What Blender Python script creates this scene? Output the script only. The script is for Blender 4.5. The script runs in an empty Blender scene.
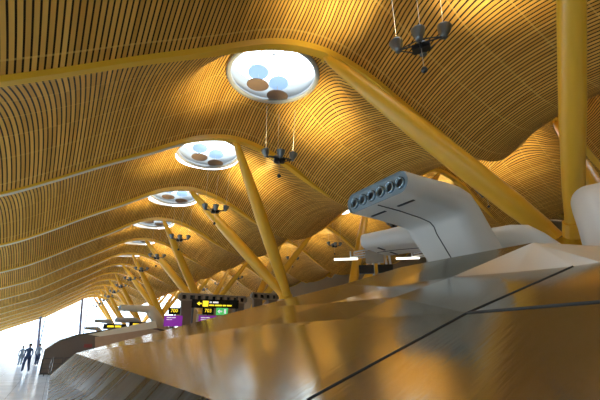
import bpy, bmesh, math, random
from mathutils import Vector, Matrix
random.seed(7)
COL = bpy.context.scene.collection
PI = math.pi
CAMZ = 2.07                      # eye height above the hall floor
# ------------------------------------------------------------------ survey helpers
F = 380.0; TH = math.atan(140/380); YA = math.radians(31.2)
def ray(px, py):
    x = px-300; y = 200-py
    f = F*math.cos(TH)-y*math.sin(TH); u = F*math.sin(TH)+y*math.cos(TH)
    return Vector((x*math.cos(YA)+f*math.sin(YA), -x*math.sin(YA)+f*math.cos(YA), u))
def atY(px, py, Y): r = ray(px, py); return r*(Y/r.y)+Vector((0, 0, CAMZ))
def atX(px, py, X): r = ray(px, py); return r*(X/r.x)+Vector((0, 0, CAMZ))
def atU(px, py, U): r = ray(px, py); return r*(U/r.z)+Vector((0, 0, CAMZ))

# ------------------------------------------------------------------ object helpers
def link(o, parent=None):
    COL.objects.link(o)
    if parent is not None: o.parent = parent
    return o
def tag(o, label=None, cat=None, group=None, kind=None):
    if label: o['label'] = label
    if cat: o['category'] = cat
    if group: o['group'] = group
    if kind: o['kind'] = kind
    return o
def empty(name, loc=(0, 0, 0), rz=0, label=None, cat=None, group=None):
    o = bpy.data.objects.new(name, None); o.location = loc; o.rotation_euler = (0, 0, rz)
    o.empty_display_size = .2; link(o)
    return tag(o, label, cat, group)
def obj(name, bm, mat, parent=None, smooth=False):
    me = bpy.data.meshes.new(name)
    bmesh.ops.recalc_face_normals(bm, faces=bm.faces)
    bm.to_mesh(me); bm.free()
    for m in (mat if isinstance(mat, list) else [mat]): me.materials.append(m)
    if smooth:
        for p in me.polygons: p.use_smooth = True
    return link(bpy.data.objects.new(name, me), parent)
def copy_tree(o, parent=None):
    c = o.copy(); COL.objects.link(c)
    if parent is not None: c.parent = parent
    for ch in [x for x in bpy.data.objects if x.parent == o]: copy_tree(ch, c)
    return c
def box(bm, c, s, rot=None, bevel=0):
    r = bmesh.ops.create_cube(bm, size=1)
    vs = r['verts']
    for v in vs: v.co = Vector((v.co.x*s[0], v.co.y*s[1], v.co.z*s[2]))
    if bevel:
        es = list({e for v in vs for e in v.link_edges})
        g = bmesh.ops.bevel(bm, geom=es, offset=bevel, segments=2, affect='EDGES')
        vs = list({v for f in g['faces'] for v in f.verts} | {v for v in vs if v.is_valid})
    for v in vs:
        if rot is not None: v.co = rot @ v.co
        v.co += Vector(c)
def tube(bm, p0, p1, r0, r1=None, n=10, cap=True, prof=None):
    """round bar between two points; prof = [(t, radius)]"""
    p0 = Vector(p0); p1 = Vector(p1); d = (p1-p0); L = d.length; d.normalize()
    a = d.orthogonal().normalized(); b = d.cross(a)
    if prof is None: prof = [(0, r0), (1, r0 if r1 is None else r1)]
    rings = []
    for t, r in prof:
        rings.append([bm.verts.new(p0+d*L*t+(a*math.cos(2*PI*i/n)+b*math.sin(2*PI*i/n))*r) for i in range(n)])
    for k in range(len(rings)-1):
        for i in range(n):
            bm.faces.new((rings[k][i], rings[k][(i+1) % n], rings[k+1][(i+1) % n], rings[k+1][i]))
    if cap:
        bm.faces.new(rings[0][::-1]); bm.faces.new(rings[-1])
def lathe(bm, prof, c=(0, 0, 0), n=20, M=None, closed=False):
    rings = []
    for r, z in prof:
        ring = []
        for i in range(n):
            v = Vector((r*math.cos(2*PI*i/n), r*math.sin(2*PI*i/n), z))
            if M is not None: v = M @ v
            ring.append(bm.verts.new(v+Vector(c)))
        rings.append(ring)
    m = len(rings)
    for k in range(m if closed else m-1):
        A = rings[k]; B = rings[(k+1) % m]
        for i in range(n): bm.faces.new((A[i], A[(i+1) % n], B[(i+1) % n], B[i]))
    return rings
def BM(): return bmesh.new()

# ------------------------------------------------------------------ materials
def mat(name, col, rough=.5, metal=0, spec=.5, coat=0, emit=None, es=0, bump=0, bscale=30, vary=0, vscale=4):
    m = bpy.data.materials.new(name); m.use_nodes = True
    nt = m.node_tree; p = nt.nodes['Principled BSDF']
    p.inputs['Base Color'].default_value = (*col, 1); p.inputs['Roughness'].default_value = rough
    p.inputs['Metallic'].default_value = metal; p.inputs['Specular IOR Level'].default_value = spec
    p.inputs['Coat Weight'].default_value = coat
    if emit: p.inputs['Emission Color'].default_value = (*emit, 1); p.inputs['Emission Strength'].default_value = es
    tc = nt.nodes.new('ShaderNodeTexCoord')
    nz = nt.nodes.new('ShaderNodeTexNoise'); nz.inputs['Scale'].default_value = vscale
    nt.links.new(tc.outputs['Object'], nz.inputs['Vector'])
    if vary:
        mx = nt.nodes.new('ShaderNodeMix'); mx.data_type = 'RGBA'
        mx.inputs[6].default_value = (*[c*(1-vary) for c in col], 1)
        mx.inputs[7].default_value = (*[min(1, c*(1+vary)) for c in col], 1)
        nt.links.new(nz.outputs['Fac'], mx.inputs[0]); nt.links.new(mx.outputs[2], p.inputs['Base Color'])
    if bump:
        nb = nt.nodes.new('ShaderNodeTexNoise'); nb.inputs['Scale'].default_value = bscale
        nt.links.new(tc.outputs['Object'], nb.inputs['Vector'])
        b = nt.nodes.new('ShaderNodeBump'); b.inputs['Strength'].default_value = bump; b.inputs['Distance'].default_value = .02
        nt.links.new(nb.outputs['Fac'], b.inputs['Height']); nt.links.new(b.outputs['Normal'], p.inputs['Normal'])
    return m
def nodes(m): return m.node_tree.nodes, m.node_tree.links

YELLOW = mat('yellow steel paint', (.84, .47, .03), .38, coat=.15, vary=.05, vscale=.6)
YBEAM = mat('yellow beam paint', (.85, .50, .035), .32, coat=.2, vary=.05, vscale=.5)
PALE = mat('pale lit steel edge', (.85, .84, .76), .4)
CONC = mat('smooth concrete', (.42, .40, .36), .7, bump=.2, vary=.1)
WHITE = mat('white duct shell', (.74, .74, .70), .38, vary=.03, vscale=1.5)
DUCTFACE = mat('blue grey duct face', (.30, .40, .47), .35, metal=.3)
SEAMD = mat('dark seam', (.03, .035, .04), .6)
NOZ = mat('nozzle rim', (.30, .40, .46), .25, metal=.6)
BLACK = mat('black plastic', (.012, .012, .014), .35)
DARKM = mat('dark grey metal', (.07, .075, .08), .35, metal=.7)
GREYM = mat('grey galvanised metal', (.42, .43, .43), .38, metal=.8, vary=.1)
CUP = mat('lamp housing metal', (.20, .22, .22), .35, metal=.7)
CABLE = mat('steel cable', (.75, .72, .6), .4, metal=.6)
RIMW = mat('white skylight rim', (.38, .39, .38), .5)
DISCB = mat('brown perforated disc', (.20, .13, .09), .7)
PURPLE = mat('purple panel', (.30, .03, .42), .4, emit=(.33, .03, .5), es=.35)
SCREEN = mat('black display face', (.01, .01, .01), .25)
YTXT = mat('yellow lit text', (.9, .7, .02), .5, emit=(1, .75, .03), es=1.3)
WTXT = mat('white text', (.8, .8, .8), .5, emit=(1, 1, 1), es=.6)
GREEN = mat('lit green sign', (.06, .40, .10), .5, emit=(.12, .75, .2), es=.6)
TUBE = mat('lit tube lamp', (1, 1, .9), .4, emit=(1, .97, .82), es=2.2)
LAMPGL = mat('lit lamp lens', (1, .9, .7), .3, emit=(1, .85, .55), es=3)
MASTB = mat('blue grey mast paint', (.16, .18, .30), .5)
BROWNP = mat('brown laminate front', (.17, .13, .10), .45, vary=.1, vscale=1)
TANTOP = mat('cream counter housing', (.92, .80, .60), .45)
RED = mat('red notice', (.30, .06, .05), .5)
WALLC = mat('warm plaster', (.26, .17, .08), .8, vary=.1, vscale=.3)
CLOTH1 = mat('hazed dark clothing', (.06, .11, .24), .8); CLOTH2 = mat('grey blue clothing', (.25, .33, .45), .8)  # bright haze over the figures put into bluer, lighter clothes
CLOTH3 = mat('dark trousers', (.045, .07, .15), .8)
SKIN = mat('skin', (.45, .27, .19), .6); HAIR = mat('dark hair', (.02, .015, .012), .7)
BAG = mat('suitcase shell', (.05, .07, .12), .4)

# bamboo slat ceiling: strips follow UV (u = metres across the hall along the curve, v = metres along the hall)
def slat_material():
    m = bpy.data.materials.new('bamboo slat lining'); m.use_nodes = True
    N, L = nodes(m); p = N['Principled BSDF']; p.inputs['Roughness'].default_value = .6
    p.inputs['Specular IOR Level'].default_value = .2
    uv = N.new('ShaderNodeUVMap'); uv.uv_map = 'UVMap'
    sx = N.new('ShaderNodeSeparateXYZ'); L.new(uv.outputs[0], sx.inputs[0])
    def mth(op, a, b=None, c=None):
        n = N.new('ShaderNodeMath'); n.operation = op
        for i, v in enumerate((a, b, c)):
            if v is None: continue
            if isinstance(v, (int, float)): n.inputs[i].default_value = v
            else: L.new(v, n.inputs[i])
        return n.outputs[0]
    pitch = .15
    u = mth('DIVIDE', sx.outputs[0], pitch); fr = mth('FRACT', u); idx = mth('FLOOR', u)
    gap = mth('GREATER_THAN', fr, .70)
    cm = N.new('ShaderNodeCombineXYZ'); L.new(idx, cm.inputs[0]); L.new(mth('FLOOR', mth('DIVIDE', sx.outputs[1], 3.0)), cm.inputs[1])
    wn = N.new('ShaderNodeTexWhiteNoise'); L.new(cm.outputs[0], wn.inputs['Vector'])
    c2 = N.new('ShaderNodeCombineXYZ'); L.new(u, c2.inputs[0]); L.new(mth('MULTIPLY', sx.outputs[1], .6), c2.inputs[1])
    nz = N.new('ShaderNodeTexNoise'); nz.inputs['Scale'].default_value = 1.0; nz.inputs['Detail'].default_value = 5
    L.new(c2.outputs[0], nz.inputs['Vector'])
    fac = mth('ADD', mth('MULTIPLY', wn.outputs[0], .5), mth('MULTIPLY', nz.outputs[0], .5))
    rp = N.new('ShaderNodeValToRGB'); L.new(fac, rp.inputs[0])
    rp.color_ramp.elements[0].color = (.60, .30, .045, 1); rp.color_ramp.elements[0].position = .15
    rp.color_ramp.elements[1].color = (.88, .50, .10, 1); rp.color_ramp.elements[1].position = .85
    # faint cross joints of the lining sheets every 1.5 m
    jt = mth('LESS_THAN', mth('FRACT', mth('DIVIDE', sx.outputs[1], 1.5)), .03)
    mj = N.new('ShaderNodeMix'); mj.data_type = 'RGBA'; L.new(mth('MULTIPLY', jt, .35), mj.inputs[0])
    mg = N.new('ShaderNodeMix'); mg.data_type = 'RGBA'; L.new(gap, mg.inputs[0])
    L.new(rp.outputs[0], mg.inputs[6]); mg.inputs[7].default_value = (.03, .013, .002, 1)
    L.new(mg.outputs[2], mj.inputs[6]); mj.inputs[7].default_value = (.9, .6, .16, 1)
    L.new(mj.outputs[2], p.inputs['Base Color'])
    b = N.new('ShaderNodeBump'); b.inputs['Strength'].default_value = .5; b.inputs['Distance'].default_value = .03
    L.new(mth('SUBTRACT', 1, gap), b.inputs['Height']); L.new(b.outputs['Normal'], p.inputs['Normal'])
    return m
SLAT = slat_material()

# brushed steel roof of the check-in islands
def brushed(name, col, rough, axis_scale, bump=.08, panel=True):
    m = bpy.data.materials.new(name); m.use_nodes = True
    N, L = nodes(m); p = N['Principled BSDF']
    p.inputs['Metallic'].default_value = .93
    tc = N.new('ShaderNodeTexCoord'); mp = N.new('ShaderNodeMapping'); mp.inputs['Scale'].default_value = axis_scale
    L.new(tc.outputs['Object'], mp.inputs[0])
    nz = N.new('ShaderNodeTexNoise'); nz.inputs['Scale'].default_value = 3; nz.inputs['Detail'].default_value = 6
    L.new(mp.outputs[0], nz.inputs['Vector'])
    mr = N.new('ShaderNodeMapRange'); mr.inputs[3].default_value = rough*.75; mr.inputs[4].default_value = rough*1.3
    L.new(nz.outputs['Fac'], mr.inputs[0]); L.new(mr.outputs[0], p.inputs['Roughness'])
    mx = N.new('ShaderNodeMix'); mx.data_type = 'RGBA'
    mx.inputs[6].default_value = (*[c*.9 for c in col], 1); mx.inputs[7].default_value = (*[min(1, c*1.1) for c in col], 1)
    L.new(nz.outputs['Fac'], mx.inputs[0]); L.new(mx.outputs[2], p.inputs['Base Color'])
    n2 = N.new('ShaderNodeTexNoise'); n2.inputs['Scale'].default_value = .55; n2.inputs['Detail'].default_value = 1
    L.new(tc.outputs['Object'], n2.inputs['Vector'])
    b2 = N.new('ShaderNodeBump'); b2.inputs['Strength'].default_value = .25; b2.inputs['Distance'].default_value = .03
    L.new(n2.outputs['Fac'], b2.inputs['Height'])
    b = N.new('ShaderNodeBump'); b.inputs['Strength'].default_value = bump; b.inputs['Distance'].default_value = .01
    L.new(nz.outputs['Fac'], b.inputs['Height']); L.new(b2.outputs['Normal'], b.inputs['Normal'])
    L.new(b.outputs['Normal'], p.inputs['Normal'])
    return m
STEEL = brushed('brushed steel roof sheet', (.40, .375, .30), .135, (1, 8, 1))
STEELD = brushed('dark brushed steel with painted reflections', (.10, .12, .14), .27, (.1, .9, .1), .4)
def _painted_reflections():  # bright window reflections painted into the fascia colour as streaks
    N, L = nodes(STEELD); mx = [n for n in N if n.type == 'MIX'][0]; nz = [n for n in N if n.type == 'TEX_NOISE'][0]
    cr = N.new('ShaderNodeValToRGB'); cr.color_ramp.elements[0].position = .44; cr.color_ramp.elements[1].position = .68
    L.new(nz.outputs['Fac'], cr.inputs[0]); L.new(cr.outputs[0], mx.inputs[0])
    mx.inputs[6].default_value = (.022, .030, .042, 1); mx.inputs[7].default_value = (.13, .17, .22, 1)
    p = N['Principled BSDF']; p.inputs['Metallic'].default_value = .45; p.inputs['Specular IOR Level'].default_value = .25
_painted_reflections()

SATIN = mat('satin silver sheet', (.50, .51, .47), .34, metal=.55, vary=.06, vscale=.8)
def glass_mat():
    m = bpy.data.materials.new('clear glazing'); m.use_nodes = True
    N, L = nodes(m); N.remove(N['Principled BSDF'])
    t = N.new('ShaderNodeBsdfTransparent'); t.inputs[0].default_value = (.93, .97, 1, 1)
    g = N.new('ShaderNodeBsdfGlossy'); g.inputs['Roughness'].default_value = .03
    mx = N.new('ShaderNodeMixShader'); mx.inputs[0].default_value = .06
    L.new(t.outputs[0], mx.inputs[1]); L.new(g.outputs[0], mx.inputs[2]); L.new(mx.outputs[0], N['Material Output'].inputs[0])
    return m
GLASS = glass_mat()

def floor_mat():
    m = mat('polished pale stone floor', (.62, .66, .72), .16, spec=.6)
    N, L = nodes(m); p = N['Principled BSDF']
    tc = N.new('ShaderNodeTexCoord')
    br = N.new('ShaderNodeTexBrick'); br.inputs['Scale'].default_value = 1; br.offset = 0
    br.inputs['Brick Width'].default_value = 1.2; br.inputs['Row Height'].default_value = 1.2
    br.inputs['Mortar Size'].default_value = .008
    br.inputs['Color1'].default_value = (.74, .86, 1, 1); br.inputs['Color2'].default_value = (.68, .80, .96, 1)
    br.inputs['Mortar'].default_value = (.35, .38, .42, 1)
    L.new(tc.outputs['Object'], br.inputs['Vector']); L.new(br.outputs['Color'], p.inputs['Base Color'])
    nz = N.new('ShaderNodeTexNoise'); nz.inputs['Scale'].default_value = 1.2; L.new(tc.outputs['Object'], nz.inputs['Vector'])
    mr = N.new('ShaderNodeMapRange'); mr.inputs[3].default_value = .1; mr.inputs[4].default_value = .28
    L.new(nz.outputs['Fac'], mr.inputs[0]); L.new(mr.outputs[0], p.inputs['Roughness'])
    return m
FLOORM = floor_mat()
APRON = mat('pale apron concrete outside', (.50, .56, .62), .8, vary=.1, vscale=.05)

# ------------------------------------------------------------------ roof shape
# (x across hall, height above the eye) of the lower edge of every roof beam
PROF = [(-13.5, .7), (-11.6, 1.8), (-8, 3.4), (-4.4, 4.85), (-2.9, 5.5), (-1.4, 6.4), (.5, 7.65), (2.3, 8.75), (4.2, 9.95),
        (5.5, 10.5), (6.9, 10.75), (8.6, 10.55), (10.3, 9.95), (12.3, 8.95), (14.0, 8.25), (15.6, 8.0), (17.3, 8.3),
        (19.2, 9.5), (21.5, 11.5), (23.2, 12.6), (24.6, 12.95), (26.2, 12.7), (28.3, 11.7), (30.5, 10.3), (32.5, 9.3), (34.5, 9.0),
        (37, 9.6), (40, 11.5), (43, 12.4), (46, 11.8)]
def sm(t):
    t = min(1, max(0, t)); return t*t*(3-2*t)
def beam_h(x, y=100.0):
    return prof_h(x)-.62*sm((17.5-y)/8)*sm((14-x)/4)
def prof_h(x):
    P = PROF
    if x <= P[0][0]: return P[0][1]
    if x >= P[-1][0]: return P[-1][1]
    for i in range(len(P)-1):
        if P[i][0] <= x <= P[i+1][0]: break
    p0 = P[max(i-1, 0)]; p1 = P[i]; p2 = P[i+1]; p3 = P[min(i+2, len(P)-1)]
    m1 = (p2[1]-p0[1])/(p2[0]-p0[0]); m2 = (p3[1]-p1[1])/(p3[0]-p1[0])
    h = p2[0]-p1[0]; t = (x-p1[0])/h
    return (2*t**3-3*t**2+1)*p1[1]+(t**3-2*t*t+t)*h*m1+(-2*t**3+3*t*t)*p2[1]+(t**3-t*t)*h*m2
BAY = 9.0; Y0 = .45; KMIN, KMAX = -2, 13
CREST1, CREST2 = 6.8, 24.6
def rise(x):
    g = math.exp(-((x-CREST1)/5.0)**2)+math.exp(-((x-CREST2)/5.0)**2)+math.exp(-((x-43)/5.0)**2)
    return 1.05+.5*min(1, g)
SKYR = 2.15; SKO = 4.3
def sko(k): return SKO if k <= 1 else 5.0 if k == 2 else 5.3
def ceil_z(x, y):
    u = ((y-Y0)/BAY) % 1.0
    s = math.sin(PI*u)**.8 if 0 < u < 1 else 0
    z = CAMZ+beam_h(x, y)+rise(x)*s+.06
    # the lining levels out around every round opening
    k = math.floor((y-Y0)/BAY); yc = Y0+BAY*k+SKO
    for cx in (CREST1, CREST2):
        d = math.hypot(x-cx, y-yc)
        if d < 4.0 and k <= 1:
            w = sm((4.0-d)/1.7); zc = CAMZ+beam_h(cx, yc)+rise(cx)*math.sin(PI*SKO/BAY)**.8+.10
            z = z*(1-w)+zc*w
    return z
def sky_centres(k): return [(CREST1, Y0+BAY*k+sko(k)), (CREST2, Y0+BAY*k+sko(k))]

def build_ceiling():
    bm = BM(); uvl = bm.loops.layers.uv.new('UVMap')
    xs = []; x = -13.5
    while x <= 46.001: xs.append(x); x += .35
    arc = [0]
    for i in range(1, len(xs)):
        arc.append(arc[-1]+math.hypot(xs[i]-xs[i-1], beam_h(xs[i])-beam_h(xs[i-1])))
    vs = [i/20 for i in range(21)]
    for k in range(KMIN, KMAX):
        grid = [[None]*len(vs) for _ in xs]
        cs = sky_centres(k)
        pos = {}
        for i, x in enumerate(xs):
            for j, u in enumerate(vs):
                y = Y0+BAY*(k+u); px, py = x, y
                for cx, cy in cs:
                    d = math.hypot(x-cx, y-cy)
                    if SKYR-.28 < d < SKYR+.24:      # snap the rim of the opening to a true circle
                        px = cx+(x-cx)*SKYR/d; py = cy+(y-cy)*SKYR/d
                grid[i][j] = bm.verts.new((px, py, ceil_z(px, min(max(py, Y0+BAY*k+1e-5), Y0+BAY*(k+1)-1e-5))))
                pos[grid[i][j]] = (arc[i]+(px-x), py)
        for i in range(len(xs)-1):
            for j in range(len(vs)-1):
                q = (grid[i][j], grid[i+1][j], grid[i+1][j+1], grid[i][j+1])
                c = sum((v.co for v in q), Vector())/4
                if any(math.hypot(c.x-cx, c.y-cy) < SKYR-.02 for cx, cy in cs): continue
                f = bm.faces.new(q); f.smooth = True
                for l in f.loops: l[uvl].uv = pos[l.vert]
    loose = [v for v in bm.verts if not v.link_faces]
    bmesh.ops.delete(bm, geom=loose, context='VERTS')
    o = obj('ceiling', bm, SLAT); o['kind'] = 'structure'
    for p in o.data.polygons: p.use_smooth = True
    return o
build_ceiling()

ORD = ['zeroth', 'first', 'second', 'third', 'fourth', 'fifth', 'sixth', 'seventh', 'eighth', 'ninth', 'tenth', 'eleventh', 'twelfth', 'thirteenth', 'fourteenth', 'fifteenth']

# roof beams -------------------------------------------------------
def beam_mesh(yb, x0=-13.3, x1=45.5, w0=.36, d0=.34, zoff=0.0, step=.35, dy=0):
    bm = BM(); prev = None; x = x0
    n = int((x1-x0)/step)+1
    for i in range(n+1):
        x = x0+(x1-x0)*i/n
        # the girder stands proud of the lining on the slopes and crests and sinks into it in the valleys
        dv = min(abs(x-15.8), abs(x-33.5)); e = min(1, max(0, (dv-2.2)/2.5)); w = w0*(.45+.55*e)*((.62+.38*sm((x+1)/6)) if yb < 12 else .28+.72*sm((x+1)/6))
        z = CAMZ+beam_h(x, yb)+zoff+.10-.16*e+(.05*(1-sm((x+1)/6)) if yb > 12 else 0)
        r = [bm.verts.new((x, dy-w/2, z)), bm.verts.new((x, dy+w/2, z)), bm.verts.new((x, dy+w/2, z+d0)), bm.verts.new((x, dy-w/2, z+d0))]
        if prev:
            for a in range(4): bm.faces.new((prev[a], prev[(a+1) % 4], r[(a+1) % 4], r[a]))
        else: bm.faces.new(r)
        prev = r
    bm.faces.new(prev[::-1])
    return bm
first = None
for k in range(0, KMAX+1):
    y = Y0+BAY*k
    if first is None or k < 3:
        b = empty('roof_beam', (0, y, 0)); first = b
        obj('girder', beam_mesh(y), YBEAM, b)
        if k > 1: s = obj('lit_edge_strip', beam_mesh(y, x1=4, w0=.13 if k > 1 else .06, d0=.10, zoff=-.09, dy=.04 if k > 1 else .13), PALE, b)  # side-window light on the steel edge put into this pale strip
        if k > 1: s['label'] = 'pale strip of painted window light along the lower edge'
    else:
        b = copy_tree(first); b.location = (0, y, 0)
    lab = ('yellow curved roof beam above and just behind the frame edge' if k == 0 else
           'wide yellow curved roof beam over the nearest round skylight' if k == 1 else
           'yellow curved roof beam, %s from the camera, along the slatted ceiling' % ORD[k])
    tag(b, lab, 'roof beam', 'curved yellow beams crossing the ceiling')

# skylights --------------------------------------------------------
def translucent(name, col):
    m = bpy.data.materials.new(name); m.use_nodes = True
    N, L = nodes(m); N.remove(N['Principled BSDF'])
    a = N.new('ShaderNodeBsdfDiffuse'); b = N.new('ShaderNodeBsdfTranslucent'); a.inputs[0].default_value = b.inputs[0].default_value = (*col, 1)
    mx = N.new('ShaderNodeMixShader'); mx.inputs[0].default_value = .6
    L.new(a.outputs[0], mx.inputs[1]); L.new(b.outputs[0], mx.inputs[2]); L.new(mx.outputs[0], N['Material Output'].inputs[0])
    return m
DISCL = translucent('pale blue diffuser disc', (.62, .73, .85))
def make_skylight():
    t = empty('skylight')
    bm = BM(); lathe(bm, [(SKYR-.10, -.10), (SKYR+.10, -.10), (SKYR+.10, .10), (SKYR-.10, .10)], n=48, closed=True)
    obj('rim', bm, RIMW, t, True)
    bm = BM(); lathe(bm, [(SKYR+.02, .05), (SKYR+.02, 1.05), (SKYR+.10, 1.05), (SKYR+.10, .05)], n=48, closed=True)
    obj('shaft', bm, RIMW, t, True)
    bm = BM(); rr = lathe(bm, [(SKYR+.06, 1.07), (.01, 1.32)], n=48); bm.faces.new(rr[1])
    obj('pane', bm, GLASS, t, True)
    def disc(name, m, x, y, z, r, tilt):
        bm = BM(); Mx = Matrix.Rotation(tilt, 3, 'X')
        rr = lathe(bm, [(.01, -.02), (r, -.02), (r, .02), (.01, .02)], c=(x, y, z), n=28, M=Mx); bm.faces.new(rr[0]); bm.faces.new(rr[-1])
        return obj(name, bm, m, t)
    for (x, y) in ((-.30, 1.12), (.98, 1.42)):
        d = disc('reflector_disc', DISCB, x, y, .05, .56, .10)
        bm = BM(); tube(bm, (x, y, .07), (x, y, 1.1), .012, n=6); obj('hanger', bm, CABLE, d)
    for (x, y) in ((-.35, 1.0), (.95, 1.25)):
        disc('diffuser_disc', DISCL, x, y, .72, .52, -.1)
    bm = BM()
    for a in range(6):
        an = a*PI/3; tube(bm, (math.cos(an)*SKYR, math.sin(an)*SKYR, 1.04), (0, 0, 1.25), .02, n=6)
    obj('glazing_bar', bm, GREYM, t)
    return t
sk0 = None
for row, cx in (('left', CREST1), ('right', CREST2)):
    for k in range(0, KMAX):
        cy = Y0+BAY*k+sko(k)
        if sk0 is None: sk0 = make_skylight(); s = sk0
        else: s = copy_tree(sk0)
        s.location = (cx, cy, ceil_z(cx, cy)); s.rotation_euler = (0 if k <= 1 else -.13, 0, 0)
        if row == 'left':
            lab = ('large round skylight with brown mesh discs, the biggest one in view' if k == 1 else
                   'round skylight directly overhead above the picture' if k == 0 else
                   'round skylight in the receding row, %s from the camera' % ORD[k])
        else: lab = 'round skylight of the far right vault, %s along from the camera' % ORD[k+1]
        tag(s, lab, 'skylight', 'round skylights in the slatted ceiling')

# V columns --------------------------------------------------------
CPROF = [(0, .26), (.04, .33), (.15, .40), (.35, .44), (.55, .42), (.75, .35), (.92, .25), (.97, .2), (1, .12)]
def make_column(top, base, name='steel_column', fat=1.0):
    t = empty(name, base)
    b = Vector(base)
    bm = BM(); tube(bm, (0, 0, 0), Vector(top)-b, 0, n=22, prof=[(a, r*fat) for a, r in CPROF]); obj('shaft', bm, YELLOW, t, True)
    d = (Vector(top)-b); e = d.normalized()
    bm = BM(); box(bm, tuple(d+e*.0+Vector((0, 0, .03))), (.5, .3, .12)); tube(bm, tuple(d-e*.45), tuple(d+e*.02), .085, n=10)
    tube(bm, tuple(d+Vector((0, -.22, -.06))), tuple(d+Vector((0, .22, -.06))), .07, n=10)
    obj('pin_joint', bm, YBEAM, t)
    bm = BM(); tube(bm, (0, 0, -.1), e*.35, .3, .28, n=16); obj('foot_shoe', bm, YELLOW, t)
    return t
def plinth(x, y, lab):
    t = empty('column_plinth', (x, y, 0), 0, lab, 'plinth', 'concrete plinths under the column pairs')
    bm = BM(); rr = lathe(bm, [(1.0, 0), (.95, .3), (.62, 3.2), (.55, 4.6)], n=20); bm.faces.new(rr[0]); bm.faces.new(rr[-1])
    obj('shaft', bm, CONC, t, True)
    bm = BM(); tube(bm, (0, 0, 4.6), (0, 0, 4.95), .5, .42, n=20); obj('cap_plate', bm, YELLOW, t)
UB = 3.0
BX1, BX2 = 12.8, 18.4
for j in range(0, 7):
    yb = Y0+BAY*2*j+BAY/2+(.35 if j == 0 else 0)
    for row, bx, cx in (('left', BX1, CREST1+.05), ('right', BX2, CREST2-.05)):
        plinth(bx, yb, 'grey concrete plinth of the %s column row, %s from the camera' % (row, ORD[j+1]))
        for q in (0, 1):
            k = 2*j+q
            if k > KMAX-0: continue
            yt = Y0+BAY*k
            top = (cx+(0.0 if k else -1.1), yt, CAMZ+beam_h(cx, yt)-.05)
            o = make_column(top, (bx-(.1 if row == 'left' else -.1)-(.35 if j == 0 and row == 'left' else 0), yb+(.28 if q else -.28), CAMZ+UB-.05), fat=(.68 if k == 0 else .9))
            if row == 'left':
                lab = ('thick yellow steel column rising nearly upright at the right side' if k == 0 else
                       'long yellow steel column slanting up to the beam beside the biggest skylight' if k == 1 else
                       'yellow slanting steel column of the left row, %s from the camera' % ORD[k+1])
            else:
                lab = 'yellow slanting steel column under the far right vault, %s from the camera' % ORD[k+1]
            tag(o, lab, 'column', 'slanting yellow columns in pairs')

# chandelier spotlight clusters -----------------------------------
def make_cluster():
    t = empty('spotlight_cluster')
    bm = BM()
    pts = [(-.78, 0, .10), (0, -.35, 0), (.78, 0, .10), (0, .45, 0)]
    for a, b in ((0, 1), (1, 2), (2, 3), (3, 0)): tube(bm, pts[a], pts[b], .025, n=6)
    tube(bm, pts[0], pts[2], .03, n=6); tube(bm, pts[1], pts[3], .03, n=6)
    obj('ring_frame', bm, DARKM, t)
    bm = BM(); box(bm, (-.17, .02, -.06), (.26, .34, .2), bevel=.02); box(bm, (.17, .02, -.06), (.26, .34, .2), bevel=.02)
    obj('ballast_box', bm, BLACK, t)
    for i, (x, y, z) in enumerate(pts):
        dirv = Vector((x*.25, y*.25, 1)).normalized()
        M = Vector((0, 0, 1)).rotation_difference(dirv).to_matrix()
        bm = BM(); rr = lathe(bm, [(.02, -.20), (.12, -.19), (.13, -.08), (.20, .04), (.235, .20), (.245, .24), (.215, .24), (.18, .06), (.02, -.02)], c=(x, y, z+.16), n=16, M=M)
        cup = obj('spotlight', bm, CUP, t, True)
        bm = BM(); rr = lathe(bm, [(.20, .17), (.02, .19)], c=(x, y, z+.16), n=16, M=M); bm.faces.new(rr[1])
        obj('lens', bm, LAMPGL, cup)
    bm = BM()
    for (x, y, z) in (pts[0], pts[2], pts[3]): tube(bm, (x, y, z+.1), (x*1.1+.05, y*1.1, z+3.3), .007, n=5)
    obj('hanging_cable', bm, CABLE, t)
    bm = BM(); bmesh.ops.create_uvsphere(bm, u_segments=14, v_segments=8, radius=.11)
    for v in bm.verts: v.co.z -= 1.0
    o = obj('globe', bm, DARKM, t, True)
    bm = BM(); tube(bm, (0, 0, -.9), (0, 0, -.1), .01, n=5); obj('globe_cable', bm, CABLE, o)
    return t
UPW = 1350
def uplight(parent, w):
    for sx in (-1, 1):
        ld = bpy.data.lights.new('uplight', 'SPOT'); ld.energy = w; ld.color = (1, .84, .46)
        ld.spot_size = math.radians(92); ld.spot_blend = 1; ld.shadow_soft_size = .3
        lo = bpy.data.objects.new('uplight', ld); lo.location = (sx*.3, 0, .7)
        lo.rotation_euler = Vector((sx*.8, .25*sx, 1)).to_track_quat('-Z', 'Y').to_euler()
        link(lo, parent)
cl0 = None
for row, cx, up in (('left', 7.6, 8.05), ('right', 24.0, 9.5)):
    for k in range(0, KMAX):
        y = Y0+BAY*(k+.5)+(.6 if k == 0 else .5)
        if cl0 is None: cl0 = make_cluster(); c = cl0; uplight(c, UPW)
        else: c = copy_tree(cl0)
        c.location = (cx, y, CAMZ+up); c.rotation_euler = (0, 0, -.25 if k else -1.0)
        if k == 0 and row == 'left': c.location = atU(421, 46, 8.05); c.scale = (.85,)*3
        if row == 'left':
            lab = ('large dark spotlight cluster hanging at top centre right, nearest of all' if k == 0 else
                   'dark spotlight cluster hanging in the left vault, %s from the camera' % ORD[k+1])
        else: lab = 'dark spotlight cluster hanging under the far right vault, %s from the camera' % ORD[k+1]
        tag(c, lab, 'ceiling lamp', 'spotlight clusters hung from the ceiling')

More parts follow.
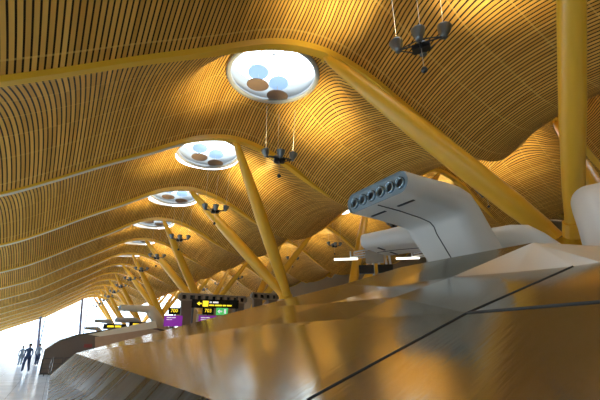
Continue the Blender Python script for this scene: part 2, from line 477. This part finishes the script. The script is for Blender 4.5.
# ------------------------------------------------------------------ setting
YF = Y0+BAY*KMAX+.8; YB = Y0+BAY*KMIN
bm = BM(); box(bm, (16, (YF+YB)/2, -.15), (61, YF-YB+1, .3)); o = obj('floor', bm, FLOORM); o['kind'] = 'structure'
bm = BM(); box(bm, (0, 60, -.9), (2400, 2400, .3)); o = obj('apron_ground', bm, APRON); o['kind'] = 'structure'
def ends_glass(name, y):
    t = bpy.data.objects.new(name, None); link(t); t['kind'] = 'structure'
    bm = BM(); n = 60; prev = None
    for i in range(n+1):
        x = -13.5+47.5*i/n; a = bm.verts.new((x, y, 0)); b = bm.verts.new((x, y, CAMZ+beam_h(x)+.3))
        if prev: bm.faces.new((prev[0], a, b, prev[1]))
        prev = (a, b)
    obj('pane', bm, GLASS, t)
    x = -12.0; 
    while x < 34:
        bm = BM(); h = CAMZ+beam_h(x)+.2
        box(bm, (x, y-.15, h/2), (.22, .25, h))
        obj('mullion', bm, MASTB, t); x += 9
    bm = BM(); box(bm, (10.2, y-.1, 3.0), (47.4, .14, .12)); obj('transom', bm, GREYM, t)
ends_glass('window_1', YF)
bm = BM(); box(bm, (40, YF, 8), (12, .3, 16)); o = obj('wall_far', bm, WALLC); o['kind'] = 'structure'
bm = BM(); box(bm, (16, YB, 8), (60, .3, 16)); o = obj('wall_back_blocker', bm, WALLC); o['kind'] = 'structure'  # unseen, made opaque to cut the daylight fill from behind the camera
t = bpy.data.objects.new('window_2', None); link(t); t['kind'] = 'structure'
bm = BM(); box(bm, (-13.5, (YF+YB)/2, 1.4), (.03, YF-YB, 2.8)); obj('pane', bm, GLASS, t)
y = YB+.5
while y < YF:
    bm = BM(); box(bm, (-13.4, y, 1.4), (.15, .12, 2.8)); obj('mullion', bm, GREYM, t); y += BAY
bm = BM(); box(bm, (46.2, (YF+YB)/2, 9), (.3, YF-YB, 18)); o = obj('wall_right', bm, WALLC); o['kind'] = 'structure'

# masts by the far glass
for i, (a, b, lab) in enumerate((((41, 314.5), (37.5, 349), 'leftmost thin blue grey mast leaning at the bright far glass'),
                                 ((82.5, 299), (79, 346), 'taller blue grey mast leaning at the far glass, beside the columns'))):
    Ym = 60 if i == 0 else 62
    q = atY(*a, 112 if i == 0 else 108); p = atY(*b, 112 if i == 0 else 108); p.z = 0; 
    q.z = min(q.z, ceil_z(q.x, q.y)-.1)
    m = empty('mast', p, 0, lab, 'mast')
    bm = BM(); tube(bm, (0, 0, 0), q-p, .3, .24, n=10); obj('pole', bm, MASTB, m)
    bm = BM(); tube(bm, (0, 0, 0), (0, 0, .15), .6, .55, n=14); obj('foot_plate', bm, GREYM, m)

# ------------------------------------------------------------------ check-in islands (faceted metal canopies)
def poly(bm, pts): return bm.faces.new([bm.verts.new(p) for p in pts])
EAVE = -.45; SL = .428
def planeP(px, py, off=0):
    """hit of a sight line with the long roof slope: up = EAVE + SL*(x - 1.2 + .03*y)"""
    r = ray(px, py)
    # k*r.z = EAVE+SL*(k*r.x-1.27+.032*k*r.y)+off
    k = (EAVE-SL*1.27+off)/(r.z-SL*r.x-SL*.032*r.y)
    return r*k+Vector((0, 0, CAMZ))
def ridgeP(px, py, X): return atX(px, py, X)
ISL = empty('check_in_island', (0, 0, 0), 0, 'large brushed metal faceted check-in island roof filling the foreground', 'check-in island')
Z = CAMZ
e0 = Vector((1.27+.032*5, -5, Z+EAVE)); eB = Vector((.73, 16.9, Z+EAVE))
R0 = Vector((4.9, 11, Z+.91))
r1 = ridgeP(345, 284, 4.85); r2 = ridgeP(400, 267.5, 4.75); r3 = ridgeP(452, 257.5, 4.65); r4 = ridgeP(533, 242.5, 4.5); r5 = ridgeP(600, 246, 4.45)
r6 = Vector((4.45, -5, r5.z-.05))
p1 = atX(452, 277, 4.05); p2 = atX(515, 272, 4.1); p3 = atX(600, 262, 4.1)
q0 = planeP(250, 326, .03); q1 = planeP(350, 319, .02); q2 = planeP(467, 313); q3 = planeP(600, 302); 
q4 = q3+(q3-q2)*1.6
m1 = planeP(395, 297, .05); n1 = planeP(387, 287, -.07); n2 = planeP(330, 303, -.07)
s1 = planeP(307, 400)
print('FACETS', [tuple(round(c, 2) for c in v) for v in (r1, r2, r3, r4, r5, p1, p2, p3, q0, q1, q2, q3, m1, n1, n2, s1)])
p4 = Vector((p3.x, -5, p3.z)); q4.y = -5; q4 = Vector((q3.x+.2, -5, q3.z+.1))
V = dict(e0=e0, eB=eB, R0=R0, r1=r1, r2=r2, r3=r3, r4=r4, r5=r5, r6=r6, p1=p1, p2=p2, p3=p3, p4=p4, q0=q0, q1=q1, q2=q2, q3=q3, q4=q4, m1=m1, n1=n1, n2=n2)
bm = BM(); vv = {k: bm.verts.new(c) for k, c in V.items()}
def fc(*n): bm.faces.new([vv[i] for i in n])
vv['s1'] = bm.verts.new(s1); t1 = atX(573, 266.3, 4.1); vv['t1'] = bm.verts.new(t1)
fc('e0', 'q4', 'q3'); fc('e0', 'q3', 's1'); fc('s1', 'q3', 'q2'); fc('s1', 'q2', 'q1'); fc('q1', 'q0', 'eB'); fc('q1', 'eB', 's1'); fc('s1', 'eB', 'e0')
fc('q4', 'p4', 'p3', 'q3'); fc('q3', 'p3', 't1'); fc('q3', 't1', 'q2'); fc('q2', 't1', 'p2'); fc('q2', 'p2', 'p1'); fc('q2', 'p1', 'm1', 'q1')
rp = BM(); rv = {k: rp.verts.new(V[k] if k in V else t1) for k in ('p4', 'r6', 'r5', 'p3', 'r4', 't1', 'p2', 'p1')}
for f_ in (('p4', 'r6', 'r5', 'p3'), ('p3', 'r5', 'r4'), ('p3', 'r4', 't1'), ('t1', 'r4', 'p2'), ('p2', 'r4', 'p1')): rp.faces.new([rv[i] for i in f_])
o = obj('ridge_panel', rp, SATIN, ISL); o['label'] = 'satin silver grey panel along the ridge'
fc('p1', 'r4', 'r3'); fc('p1', 'r3', 'n1'); fc('r3', 'r2', 'n1'); fc('p1', 'n1', 'm1'); fc('m1', 'n1', 'n2', 'q1')
fc('n1', 'r2', 'r1'); fc('n1', 'r1', 'n2'); fc('n2', 'r1', 'R0'); fc('n2', 'R0', 'q0'); fc('q1', 'n2', 'q0'); fc('q0', 'R0', 'eB')
# far slope beyond the ridge
back = {'b0': (8.6, -5, Z-.4), 'b1': (8.6, 11.5, Z-.4)}
for k, c in back.items(): vv[k] = bm.verts.new(c)
fc('r6', 'b0', 'b1', 'R0'); 
fc('r6', 'R0', 'r1', 'r2', 'r3', 'r4', 'r5')
fc('R0', 'b1', 'eB')
roof = obj('roof', bm, STEEL, ISL)
# seams: narrow dark joints lying in the roof sheet
def seam(name, pts, w, m=SEAMD, lift=.008):
    bm = BM(); nrm = Vector((-SL, 0, 1)).normalized()
    for a, b in zip(pts[:-1], pts[1:]):
        d = (b-a).normalized(); s = d.cross(nrm).normalized()*w/2
        u = nrm*lift; dn = -nrm*.01
        vs = [bm.verts.new(p) for p in (a-s+u, b-s+u, b+s+u, a+s+u, a-s+dn, b-s+dn, b+s+dn, a+s+dn)]
        for f in ((0, 1, 2, 3), (4, 7, 6, 5), (0, 4, 5, 1), (1, 5, 6, 2), (2, 6, 7, 3), (3, 7, 4, 0)): bm.faces.new([vs[i] for i in f])
    return obj(name, bm, m, ISL)
seam('roof_seam', [q2, q3], .022)
seam('roof_seam', [s1, q2], .008)
seam('roof_seam', [q2, t1], .010)
# fascia that flares out below the eave, and the desk front under it
A0 = Vector((.10, -5, Z-1.15)); A1 = Vector((.08, 17.0, Z-1.15))
bm = BM(); vs = [bm.verts.new(p) for p in (e0, eB, A1, A0)]; bm.faces.new(vs)
F1 = Vector((8.6, 17.2, Z-1.15)); Bk = Vector(back['b1'])
v2 = [bm.verts.new(p) for p in (eB, Bk, Vector((8.9, 12.2, Z-1.15)), A1)]; bm.faces.new(v2)
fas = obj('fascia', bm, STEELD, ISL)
for i in range(6):
    pass
bm = BM(); pts = [A0, A1, Vector((8.9, 12.2, Z-1.15)), Vector((8.9, -5, Z-1.15))]
lo = [Vector((p.x+(.05 if p.x < 1 else 0), p.y, 0)) for p in pts]
a = [bm.verts.new(p) for p in pts]; b = [bm.verts.new(p) for p in lo]
for i in range(4): bm.faces.new((a[i], a[(i+1) % 4], b[(i+1) % 4], b[i]))
bm.faces.new(a); bm.faces.new(b[::-1])
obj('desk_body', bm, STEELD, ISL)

# farther islands
def island_far(y0, lab, L=14):
    t = empty('check_in_island', (0, y0, 0), 0, lab, 'check-in island')
    pr = [(-.45, 0), (-.45, 1.4), (.25, 1.95), (1.2, 2.32), (3.2, 2.7), (5.2, 2.95), (7.6, 2.6), (9.4, 1.6), (9.4, 0)]
    bm = BM(); a = [bm.verts.new((x+(.0), 0, z)) for x, z in pr]; b = [bm.verts.new((x, L, z)) for x, z in pr]
    bm.faces.new(a); bm.verts.ensure_lookup_table()
    for v in b: bm.verts.remove(v)
    obj('end_panel', bm, BROWNP, t)
    bm = BM(); bm.faces.new([bm.verts.new((x, L, z)) for x, z in pr]); obj('end_panel', bm, BROWNP, t)
    bm = BM(); a = [bm.verts.new((x, -.12, z)) for x, z in pr]; b = [bm.verts.new((x, L+.1, z)) for x, z in pr]
    c = [bm.verts.new((x, -.12, z+.10)) for x, z in pr]; d = [bm.verts.new((x, L+.1, z+.10)) for x, z in pr]
    for i in range(1, len(pr)-2):
        bm.faces.new((a[i], a[i+1], b[i+1], b[i])); bm.faces.new((c[i], c[i+1], d[i+1], d[i])); bm.faces.new((a[i], a[i+1], c[i+1], c[i])); bm.faces.new((b[i], b[i+1], d[i+1], d[i]))
    obj('roof', bm, STEEL, t)
    bm = BM(); 
    for x, s in ((-.45, 1), (9.4, -1)): box(bm, (x+.03*s, L/2, .7), (.06, L, 1.4))
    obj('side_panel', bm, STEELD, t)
    return t
i2 = island_far(31.2, 'brown fronted check-in island behind the foreground roof, cream band along its top')
bm = BM(); box(bm, (2.0, -.16, 1.70), (.5, .04, .22)); obj('notice', bm, RED, i2)
bm = BM(); f = bm.faces.new([bm.verts.new(atY(x, y, 31.16)-Vector((0, 31.2, 0))) for x, y in ((88, 334.5), (155, 320.5), (157, 328), (100, 336.5))])
r = bmesh.ops.extrude_face_region(bm, geom=[f]); bmesh.ops.translate(bm, verts=[v for v in r['geom'] if isinstance(v, bmesh.types.BMVert)], vec=(0, -.1, 0))
obj('cream_panel', bm, TANTOP, i2)
bm = BM(); f = bm.faces.new([bm.verts.new(atY(x, y, 31.17)-Vector((0, 31.2, 0))) for x, y in ((95, 337), (157, 328.2), (175, 352), (95, 352))])
r = bmesh.ops.extrude_face_region(bm, geom=[f]); bmesh.ops.translate(bm, verts=[v for v in r['geom'] if isinstance(v, bmesh.types.BMVert)], vec=(0, -.08, 0))
obj('front_panel', bm, mat('light brown laminate', (.55, .36, .22), .5, vary=.08), i2)
i3 = island_far(60, 'farther check-in island at the far left, third along the hall')

# hockey-stick air ducts ------------------------------------------
def make_duct(name, label, loc, rz=0, shell=None, scale=1, rowlen=1.5, noz=6, n=1.0, leg=2.6, head=1.3):
    """profile in xz; head points to -x; origin at the foot of the leg"""
    t = empty(name, loc, rz, label, 'air duct', 'white air ducts rising from the check-in islands')
    # stations: centre (x,z), direction normal thickness (half), half width
    hx = head
    st = [((0, 0), (1, .2), .34, .66), ((-.55*leg/2.6, .75*leg/2.6), (.80, .60), .35, .69), ((-1.15*leg/2.6, 1.5*leg/2.6), (.78, .62), .345, .72)]
    bx, bz = -1.45*leg/2.6, 1.86*leg/2.6
    st += [((bx, bz), (.66, .75), .33, .75), ((bx-.14, bz+.16), (.42, .9), .31, .755), ((bx-.34, bz+.225), (.10, 1), .27, .76), ((bx-.62, bz+.245), (.02, 1), .245, .76),
           ((bx-.62-hx*.5, bz+.25), (.0, 1), .205, .755), ((bx-.62-hx+.05, bz+.255), (0, 1), .195, .755), ((bx-.62-hx, bz+.255), (0, 1), .185, .745)]
    N = 36; bm = BM(); rings = []
    def ring(c, nv, h, w):
        nv = Vector((nv[0], nv[1])).normalized(); out = []
        r = h*.96; fl = w-r; q = N//4
        for i in range(N):
            side, k = divmod(i, N//2)           # two rounded ends, each N/2 points, joined by flats
            a = -PI/2+PI*k/(N//2-1)
            y = (fl+r*math.cos(a))*(1 if side == 0 else -1); zz = h*math.sin(a)*(1 if side == 0 else -1)
            out.append(bm.verts.new((c[0]+nv.x*zz, y, c[1]+nv.y*zz)))
        return out
    for s in st: rings.append(ring(*s))
    for k in range(len(rings)-1):
        for i in range(N): bm.faces.new((rings[k][i], rings[k][(i+1) % N], rings[k+1][(i+1) % N], rings[k+1][i]))
    bm.faces.new(rings[0])
    obj('shell', bm, shell or WHITE, t, True)
    # recessed nozzle face
    bm = BM(); c, nv, h, w = st[-1]
    f = ring((c[0]-.002, c[1]), nv, h, w); g = ring((c[0]+.035, c[1]), nv, h*.86, w-h*.14)
    for i in range(N): bm.faces.new((f[i], f[(i+1) % N], g[(i+1) % N], g[i]))
    bm.faces.new(g)
    face = obj('nozzle_panel', bm, DUCTFACE, t); face['label'] = 'blue grey end panel with round nozzles'
    M = Matrix.Rotation(-PI/2, 3, 'Y')
    for i in range(noz):
        y = (i-(noz-1)/2)*(2*w-2*h)/(noz-1)
        bm = BM(); lathe(bm, [(.088, -.01), (.102, .0), (.098, .035), (.078, .045), (.070, .015), (.055, -.01)], c=(c[0]+.03, y, c[1]), n=20, M=M)
        nz = obj('nozzle', bm, NOZ, face, True)
        bm = BM(); rr = lathe(bm, [(.066, .006), (.005, .004)], c=(c[0]+.03, y, c[1]), n=20, M=M); bm.faces.new(rr[1])
        obj('opening', bm, BLACK, nz)
    # centre joint under head and leg, and two slots
    bm = BM()
    for (s0, s1) in zip(st[:-2], st[1:-1]):
        for s in (s0,): pass
        a = Vector((s0[0][0]-Vector(s0[1]).normalized().x*(s0[2]+.003), 0, s0[0][1]-Vector(s0[1]).normalized().y*(s0[2]+.003)))
        b = Vector((s1[0][0]-Vector(s1[1]).normalized().x*(s1[2]+.003), 0, s1[0][1]-Vector(s1[1]).normalized().y*(s1[2]+.003)))
        tube(bm, a, b, .010, n=5)
    obj('centre_joint', bm, SEAMD, t)
    for sy in (-1, 1):
        bm = BM(); x = st[-1][0][0]+.36; box(bm, (x, sy*.33, st[-2][0][1]-st[-3][2]-.0), (.05, .36, .02)); obj('slot', bm, SEAMD, t)
    t.scale = (scale,)*3
    return t
T = 4.2
# duct 1: head end-face at x=T, y=1.06T, centre up .545T
fz = CAMZ+.555*T; leg = 2.6; bz = 1.86; bx = -1.45
make_duct('air_duct', 'large white air duct with six nozzles over the foreground roof', (T+1.45+.62+1.05, 1.06*T+.03, fz-bz-.255), head=1.05)
def duct_by_bend(target, rz, label, head=1.3, shell=None):
    o = Matrix.Rotation(rz, 3, 'Z') @ Vector((-1.75, 0, 2.33))
    return make_duct('air_duct', label, target-o, rz, head=head, shell=shell)
duct_by_bend(atX(432, 227, 7.5), math.radians(-72), 'white duct head pointing left, below and behind the six-nozzle duct')
duct_by_bend(atX(518, 231, 8.0), math.radians(-72), 'white duct hump right of the six-nozzle duct, under the slanting column')
duct_by_bend(atX(622, 182, 7.6), math.radians(199), 'tall white duct cut by the right picture edge')
CREAMD = mat('warm lit duct shell', (.80, .68, .50), .5)  # warm light on the white shell put into its colour
GREYD = mat('grey duct shell', (.45, .46, .46), .45)
duct_by_bend(atY(149, 306, 33.0), 0, 'cream lit air duct on the brown fronted island', shell=CREAMD, head=1.8)
duct_by_bend(atY(134, 318, 42), 0, 'grey air duct head behind the cream lit one', shell=GREYD)
duct_by_bend(atY(108, 319.5, 62), 0, 'blue grey air duct of the farther island, right one', shell=GREYD)
duct_by_bend(atY(97, 327, 71), 0, 'blue grey air duct at far left by the bright glass', shell=GREYD)

# ------------------------------------------------------------------ signs
def bars(name, x0, z, widths, h, m, parent, y):
    bm = BM(); x = x0
    for w_ in widths: box(bm, (x+w_/2, y, z), (w_, .008, h)); x += w_+h*.7
    return tag(obj(name, bm, m, parent), kind='stuff')
def text(name, s, size, m, parent, loc, rot):
    cu = bpy.data.curves.new(name, 'FONT'); cu.body = s; cu.size = size; cu.extrude = .004; cu.align_x = 'CENTER'; cu.align_y = 'CENTER'
    cu.materials.append(m)
    tmp = bpy.data.objects.new('lettering', cu); COL.objects.link(tmp)
    dg = bpy.context.evaluated_depsgraph_get(); me = bpy.data.meshes.new_from_object(tmp.evaluated_get(dg))
    bpy.data.objects.remove(tmp)
    if not me.materials: me.materials.append(m)
    o = bpy.data.objects.new(name, me); o.location = loc; o.rotation_euler = rot
    link(o, parent); return o
def face_cam(p): return math.atan2(p.x, -p.y)*0   # signs face straight down the hall
def flight_display(px, py, Y, num, lab):
    p = atY(px, py, Y)
    t = empty('gate_display', (p.x, p.y, 0), math.radians(-14), lab, 'display', 'desk displays with purple panels')
    z = p.z
    bm = BM(); tube(bm, (0, .12, 0), (0, .12, z+.55), .05, n=8); obj('post', bm, DARKM, t)
    bm = BM(); box(bm, (0, 0, z+.42), (.72, .12, .42), bevel=.01); s = obj('number_screen', bm, SCREEN, t)
    text('number', num, .30, YTXT, s, (0, -.066, z+.44), (PI/2, 0, 0))
    bm = BM(); box(bm, (0, 0, z-.18), (1.12, .10, .66), bevel=.01); s = obj('purple_panel', bm, PURPLE, t)
    bars('small_print', -.42, z+.02, (.3, .22), .05, WTXT, s, -.052); bars('small_print', -.42, z-.1, (.2, .12), .035, WTXT, s, -.052)
flight_display(173.5, 318, 26, '700', 'left purple desk panel with yellow numbers 700 above')
flight_display(207.5, 318, 25, '703', 'right purple desk panel with yellow numbers 703, under the black sign')
def hanging_sign():
    p = atY(215.5, 304, 24)
    t = empty('direction_sign', (p.x, p.y, 0), math.radians(-14), 'wide black direction sign with yellow pictogram and text', 'sign')
    z = p.z
    bm = BM(); box(bm, (0, 0, z), (2.9, .16, .52), bevel=.01); s = obj('sign_board', bm, SCREEN, t)
    bars('upper_text_line', -.38, z+.09, (.14, .34), .10, WTXT, s, -.083)
    bars('lower_text_line', -.38, z-.09, (.3, .42, .2, .3), .08, YTXT, s, -.083)
    bm = BM(); box(bm, (-.62, -.088, z), (.34, .01, .34)); obj('pictogram', bm, YTXT, s)
    bm = BM()
    v = [bm.verts.new(c) for c in ((-1.15, -.086, z), (-.98, -.086, z+.12), (-.98, -.086, z+.04), (-.85, -.086, z+.04), (-.85, -.086, z-.04), (-.98, -.086, z-.04), (-.98, -.086, z-.12))]
    bm.faces.new(v); obj('arrow', bm, YTXT, s)
    for x in (-1.35, 1.35):
        bm = BM(); tube(bm, (x, .1, 0), (x, .1, z+.5), .06, n=8); obj('post', bm, DARKM, t)
    return t
hanging_sign()
p = atY(222, 311.5, 23.5)
t = empty('exit_sign', (p.x, p.y, 0), math.radians(-14), 'small lit green sign with white arrow below the black sign', 'sign')
bm = BM(); box(bm, (0, 0, p.z), (.72, .1, .42), bevel=.01); s = obj('light_box', bm, GREEN, t)
bm = BM(); z = p.z
v = [bm.verts.new(c) for c in ((-.28, -.056, z), (-.14, -.056, z+.13), (-.14, -.056, z+.04), (.0, -.056, z+.04), (.0, -.056, z-.04), (-.14, -.056, z-.04), (-.14, -.056, z-.13))]
bm.faces.new(v)
obj('arrow', bm, WTXT, s)
bm = BM(); box(bm, (.18, -.056, z), (.12, .01, .26)); obj('door_pictogram', bm, WTXT, s)
bm = BM(); tube(bm, (0, .08, 0), (0, .08, z+.2), .04, n=8); obj('post', bm, DARKM, t)

# perforated gantry behind the signs
GANTM = mat('warm grey gantry', (.30, .25, .19), .6)
def gantry(pxa, pxb, py, Y, lab):
    a = atY(pxa, py, Y); b = atY(pxb, py, Y); L = (b-a).length; c = (a+b)/2
    t = empty('perforated_gantry', (c.x, c.y, 0), 0, lab, 'gantry', 'perforated gantries behind the signs')
    bm = BM(); h = .55
    box(bm, (0, 0, c.z+h/2-.06), (L, .3, .12)); box(bm, (0, 0, c.z-h/2+.06), (L, .3, .12))
    n = max(4, int(L/.55))
    for i in range(n+1): box(bm, (-L/2+L*i/n, 0, c.z), (.24, .3, h-.24))
    obj('beam', bm, GANTM, t)
    bm = BM(); box(bm, (0, .2, c.z), (L, .04, h)); obj('backing', bm, BLACK, t)
    for s in (-1, 1):
        bm = BM(); box(bm, (s*(L/2-.5), 0, (c.z-h/2)/2), (.75, .4, c.z-h/2)); obj('leg', bm, BROWNP, t)
gantry(180, 245, 298.5, 28, 'long perforated grey gantry beam behind the black direction sign')
gantry(252, 277, 296.5, 30, 'short perforated grey gantry piece at foot of the big column pair')

# yellow lit desk strips on the second island
for px, py, Y, n_, lab in ((115, 325.3, 31.5, '697', 'left low black display with a yellow text line on the brown island'), (140, 323.3, 31.5, '698', 'right low black display with a yellow text line on the brown island')):
    p = atY(px, py, Y)
    t = empty('desk_display', (p.x, p.y, p.z-.25), 0, lab, 'display', 'low desk displays on the brown island')
    bm = BM(); box(bm, (0, 0, .16), (1.5, .2, .36), bevel=.02); s = obj('housing', bm, BLACK, t)
    bars('yellow_text_line', -.5, .17, (.42, .4), .12, YTXT, s, -.103)

# monitor rigs with tube lamps ------------------------------------
RIGM = mat('light grey rig paint', (.72, .72, .72), .5)
def rig(px, py, Y, lab, mon=True, lamp=(-1.05, 0)):
    p = atY(px, py, Y); k = Y/ray(px, py).y*380   # px -> metres at that distance is 1/… kept for sizes
    t = empty('monitor_rig', (p.x, p.y, 0), math.radians(-40), lab, 'monitor stand', 'metal monitor rigs behind the roof ridge')
    z = p.z+.1; bm = BM()
    for x in (-.12, .12): tube(bm, (x, 0, 0), (x, 0, z+.1), .05, n=8)
    for x in (.45, .62): tube(bm, (x, 0, z-.5), (x-.12, 0, z+.85), .045, n=8)
    for zz, x0, x1 in ((z+.2, -1.05, .55), (z+.42, -.9, .5)): 
        tube(bm, (x0, -.15, zz-.1), (x1, .1, zz+.18), .035, n=8); tube(bm, (x0, .35, zz-.1), (x1, .5, zz+.18), .03, n=8)
        tube(bm, (x0, -.15, zz-.1), (x0, .35, zz-.1), .03, n=8)
    tube(bm, (-1.05, -.15, z+.1), (-1.05, -.15, z+.36), .03, n=8)
    obj('frame', bm, RIGM, t)
    bm = BM(); box(bm, (-.05, 0, z+.12), (.75, .3, .5), bevel=.02); obj('control_box', bm, GREYM, t)
    if mon:
        for x in (-.42, .36):
            bm = BM(); box(bm, (x, -.1, z-.42), (.62, .14, .36), bevel=.015); obj('monitor', bm, BLACK, t)
    bm = BM(); tube(bm, (-1.75, -.2, z+.02), (-.75, -.2, z+.02), .05, n=10); obj('tube_lamp', bm, TUBE, t)
    return t
rig(376, 262, 12, 'metal rig with two black monitors under the middle white duct')
rig(437, 261, 11, 'smaller part-hidden metal rig with tube lamp beside the big duct leg', mon=False)

# ------------------------------------------------------------------ people and trolleys
def person(loc, rz, h, top, legs, label, stride=.3, hold=False):
    t = empty('person', loc, rz, label, 'person')
    s = h/1.75
    P = [(0, 0, .95), (0, 0, 1.12), (0, .0, 1.35), (0, 0, 1.50), (0, .02, 1.58),
         (.10, 0, .90), (.11, -stride*.55, .50), (.11, -stride*.55-.02, .09), (.11, -stride*.55-.17, .04),
         (-.10, 0, .90), (-.11, stride*.25, .50), (-.11, stride*.9, .12), (-.11, stride*.9-.13, .04),
         (.19, 0, 1.43), (.25, .06, 1.15), (.25, -.06, .92), (.25, -.10, .84),
         (-.19, 0, 1.43), (-.25, -.02, 1.15), (-.24, -.20, .98 if hold else .92), (-.24, -.26, .93 if hold else .84)]
    E = [(0, 1), (1, 2), (2, 3), (3, 4), (0, 5), (5, 6), (6, 7), (7, 8), (0, 9), (9, 10), (10, 11), (11, 12), (2, 13), (13, 14), (14, 15), (15, 16), (2, 17), (17, 18), (18, 19), (19, 20)]
    Rr = [(.16, .11), (.14, .10), (.17, .11), (.08, .07), (.05, .05), (.095, .1), (.065, .07), (.045, .05), (.04, .03), (.095, .1), (.065, .07), (.045, .05), (.04, .03),
          (.065, .065), (.048, .048), (.036, .036), (.03, .03), (.065, .065), (.048, .048), (.036, .036), (.03, .03)]
    me = bpy.data.meshes.new('body'); me.from_pydata([tuple(c*s for c in p) for p in P], E, []); me.update()
    o = bpy.data.objects.new('body', me); link(o, t)
    sk = o.modifiers.new('skin', 'SKIN')
    for i, r in enumerate(Rr): me.skin_vertices[0].data[i].radius = (r[0]*s, r[1]*s)
    me.skin_vertices[0].data[0].use_root = True
    sk.use_smooth_shade = True
    ss = o.modifiers.new('sub', 'SUBSURF'); ss.levels = 1; ss.render_levels = 1
    for m in (top,): me.materials.append(m)
    # trousers sleeve the legs, head and hair are parts
    bm = BM()
    for a, b, c in ((5, 6, 7), (9, 10, 11)):
        p_ = [Vector(P[i])*s for i in (a, b, c)]
        tube(bm, p_[0]+Vector((0, 0, .05)), p_[1], .115*s, .085*s, n=12); tube(bm, p_[1]+Vector((0, 0, .03)), p_[2], .087*s, .068*s, n=12)
    obj('trousers', bm, legs, t, True)
    bm = BM(); bmesh.ops.create_uvsphere(bm, u_segments=16, v_segments=12, radius=.115*s)
    for v in bm.verts:
        v.co.x *= .78; v.co.z *= 1.12
        if v.co.z < 0: v.co.y = v.co.y*.85-.01; v.co.x *= .88
    for v in bm.verts: v.co += Vector((0, -.01, 1.655*s))
    bmesh.ops.create_cone(bm, segments=6, radius1=.018*s, radius2=.006*s, depth=.05*s, matrix=Matrix.Translation((0, -.12*s, 1.65*s)) @ Matrix.Rotation(PI/2, 4, 'X'))
    obj('head', bm, SKIN, t, True)
    bm = BM(); bmesh.ops.create_uvsphere(bm, u_segments=16, v_segments=12, radius=.124*s)
    dl = [v for v in bm.verts if v.co.z < -.02*s or (v.co.y < -.07*s and v.co.z < .05*s)]
    for v in bm.verts: v.co.x *= .82; v.co.z *= 1.1
    bmesh.ops.delete(bm, geom=dl, context='VERTS')
    for v in bm.verts: v.co += Vector((0, .005, 1.665*s))
    obj('hair', bm, HAIR, t, True)
    return t
p = atU(24.5, 372, -CAMZ)
person((p.x, p.y, 0), math.radians(200), 1.8, CLOTH1, CLOTH3, 'person in dark clothes walking on the shiny floor at far left', .32)
p = atU(20, 366, -CAMZ)
person((p.x-.1, p.y+.6, 0), math.radians(180), 1.55, CLOTH2, CLOTH2, 'paler smaller person just left of the dark walking one', .25)
p = atU(34, 366, -CAMZ)
person((p.x+.1, p.y+.8, 0), math.radians(160), 1.72, CLOTH2, CLOTH3, 'person standing by the end of the brown island', .1)
def trolley(loc, rz, lab):
    t = empty('luggage_trolley', loc, rz, lab, 'luggage trolley', 'luggage trolleys before the brown island')
    bm = BM()
    for x in (-.25, .25):
        tube(bm, (x, -.5, .12), (x, .42, .16), .02, n=6); tube(bm, (x, .42, .16), (x, .5, .98), .02, n=6)
    tube(bm, (-.25, .5, .98), (.25, .5, .98), .025, n=6)
    for y in (-.5, -.2, .1, .4): tube(bm, (-.25, y, .14), (.25, y, .14), .015, n=6)
    for z in (.4, .65): tube(bm, (-.25, .45, z), (.25, .45, z), .015, n=6)
    obj('frame', bm, DARKM, t)
    for x, y in ((-.25, .4), (.25, .4), (0, -.45)):
        bm = BM(); tube(bm, (x-.02, y, .075), (x+.02, y, .075), .075, n=12); obj('wheel', bm, BLACK, t)
    return t
tr0 = trolley((-.2, 30.1, 0), 0, 'luggage trolley at the left end of the row before the island')
for i in range(1, 5):
    c = copy_tree(tr0); c.location = (-.2+.62*i, 30.1, 0)
    c['label'] = '%s luggage trolley from the left, parked before the brown island' % ORD[i+1]
p = atU(49, 366, -CAMZ)
t = empty('suitcase', (p.x, p.y, 0), .4, 'dark upright suitcase on the floor between person and island', 'suitcase')
bm = BM(); box(bm, (0, 0, .38), (.42, .26, .62), bevel=.04); obj('shell', bm, BAG, t)
bm = BM(); tube(bm, (-.1, .1, .65), (-.1, .1, 1.0), .012, n=6); tube(bm, (.1, .1, .65), (.1, .1, 1.0), .012, n=6); tube(bm, (-.1, .1, 1.0), (.1, .1, 1.0), .015, n=6)
obj('handle', bm, GREYM, t)
for x in (-.16, .16):
    bm = BM(); tube(bm, (x-.02, 0, .035), (x+.02, 0, .035), .035, n=10); obj('wheel', bm, BLACK, t)

# ------------------------------------------------------------------ light
w = bpy.data.worlds.new('World'); bpy.context.scene.world = w; w.use_nodes = True
N = w.node_tree.nodes; L = w.node_tree.links
bg = N['Background']; bg.inputs[1].default_value = 4.6
tc = N.new('ShaderNodeTexCoord'); sp = N.new('ShaderNodeSeparateXYZ'); L.new(tc.outputs['Generated'], sp.inputs[0])
rp = N.new('ShaderNodeValToRGB'); L.new(sp.outputs[2], rp.inputs[0])
rp.color_ramp.elements[0].position = 0; rp.color_ramp.elements[0].color = (.62, .80, 1, 1)
rp.color_ramp.elements[1].position = .5; rp.color_ramp.elements[1].color = (.80, .90, 1, 1)
e = rp.color_ramp.elements.new(.08); e.color = (.88, .95, 1, 1)
L.new(rp.outputs[0], bg.inputs[0])
sd = bpy.data.lights.new('sun', 'SUN'); sd.energy = 15; sd.angle = .03; sd.color = (.92, .96, 1)
so = bpy.data.objects.new('sun', sd); so.rotation_euler = Vector((.70, -.70, -.125)).to_track_quat('-Z', 'Y').to_euler(); link(so)

# ------------------------------------------------------------------ camera
cd = bpy.data.cameras.new('camera'); cd.sensor_width = 36; cd.lens = F/600*36; cd.clip_end = 3000; cd.clip_start = .05
co = bpy.data.objects.new('camera', cd); co.location = (0, 0, CAMZ); co.rotation_euler = (PI/2+TH, 0, -YA); link(co)
sc = bpy.context.scene; sc.camera = co
sc.view_settings.view_transform = 'Standard'; sc.view_settings.look = 'None'
sc.view_settings.gamma = 1; sc.view_settings.use_curve_mapping = False
sc.view_settings.exposure = -0.13
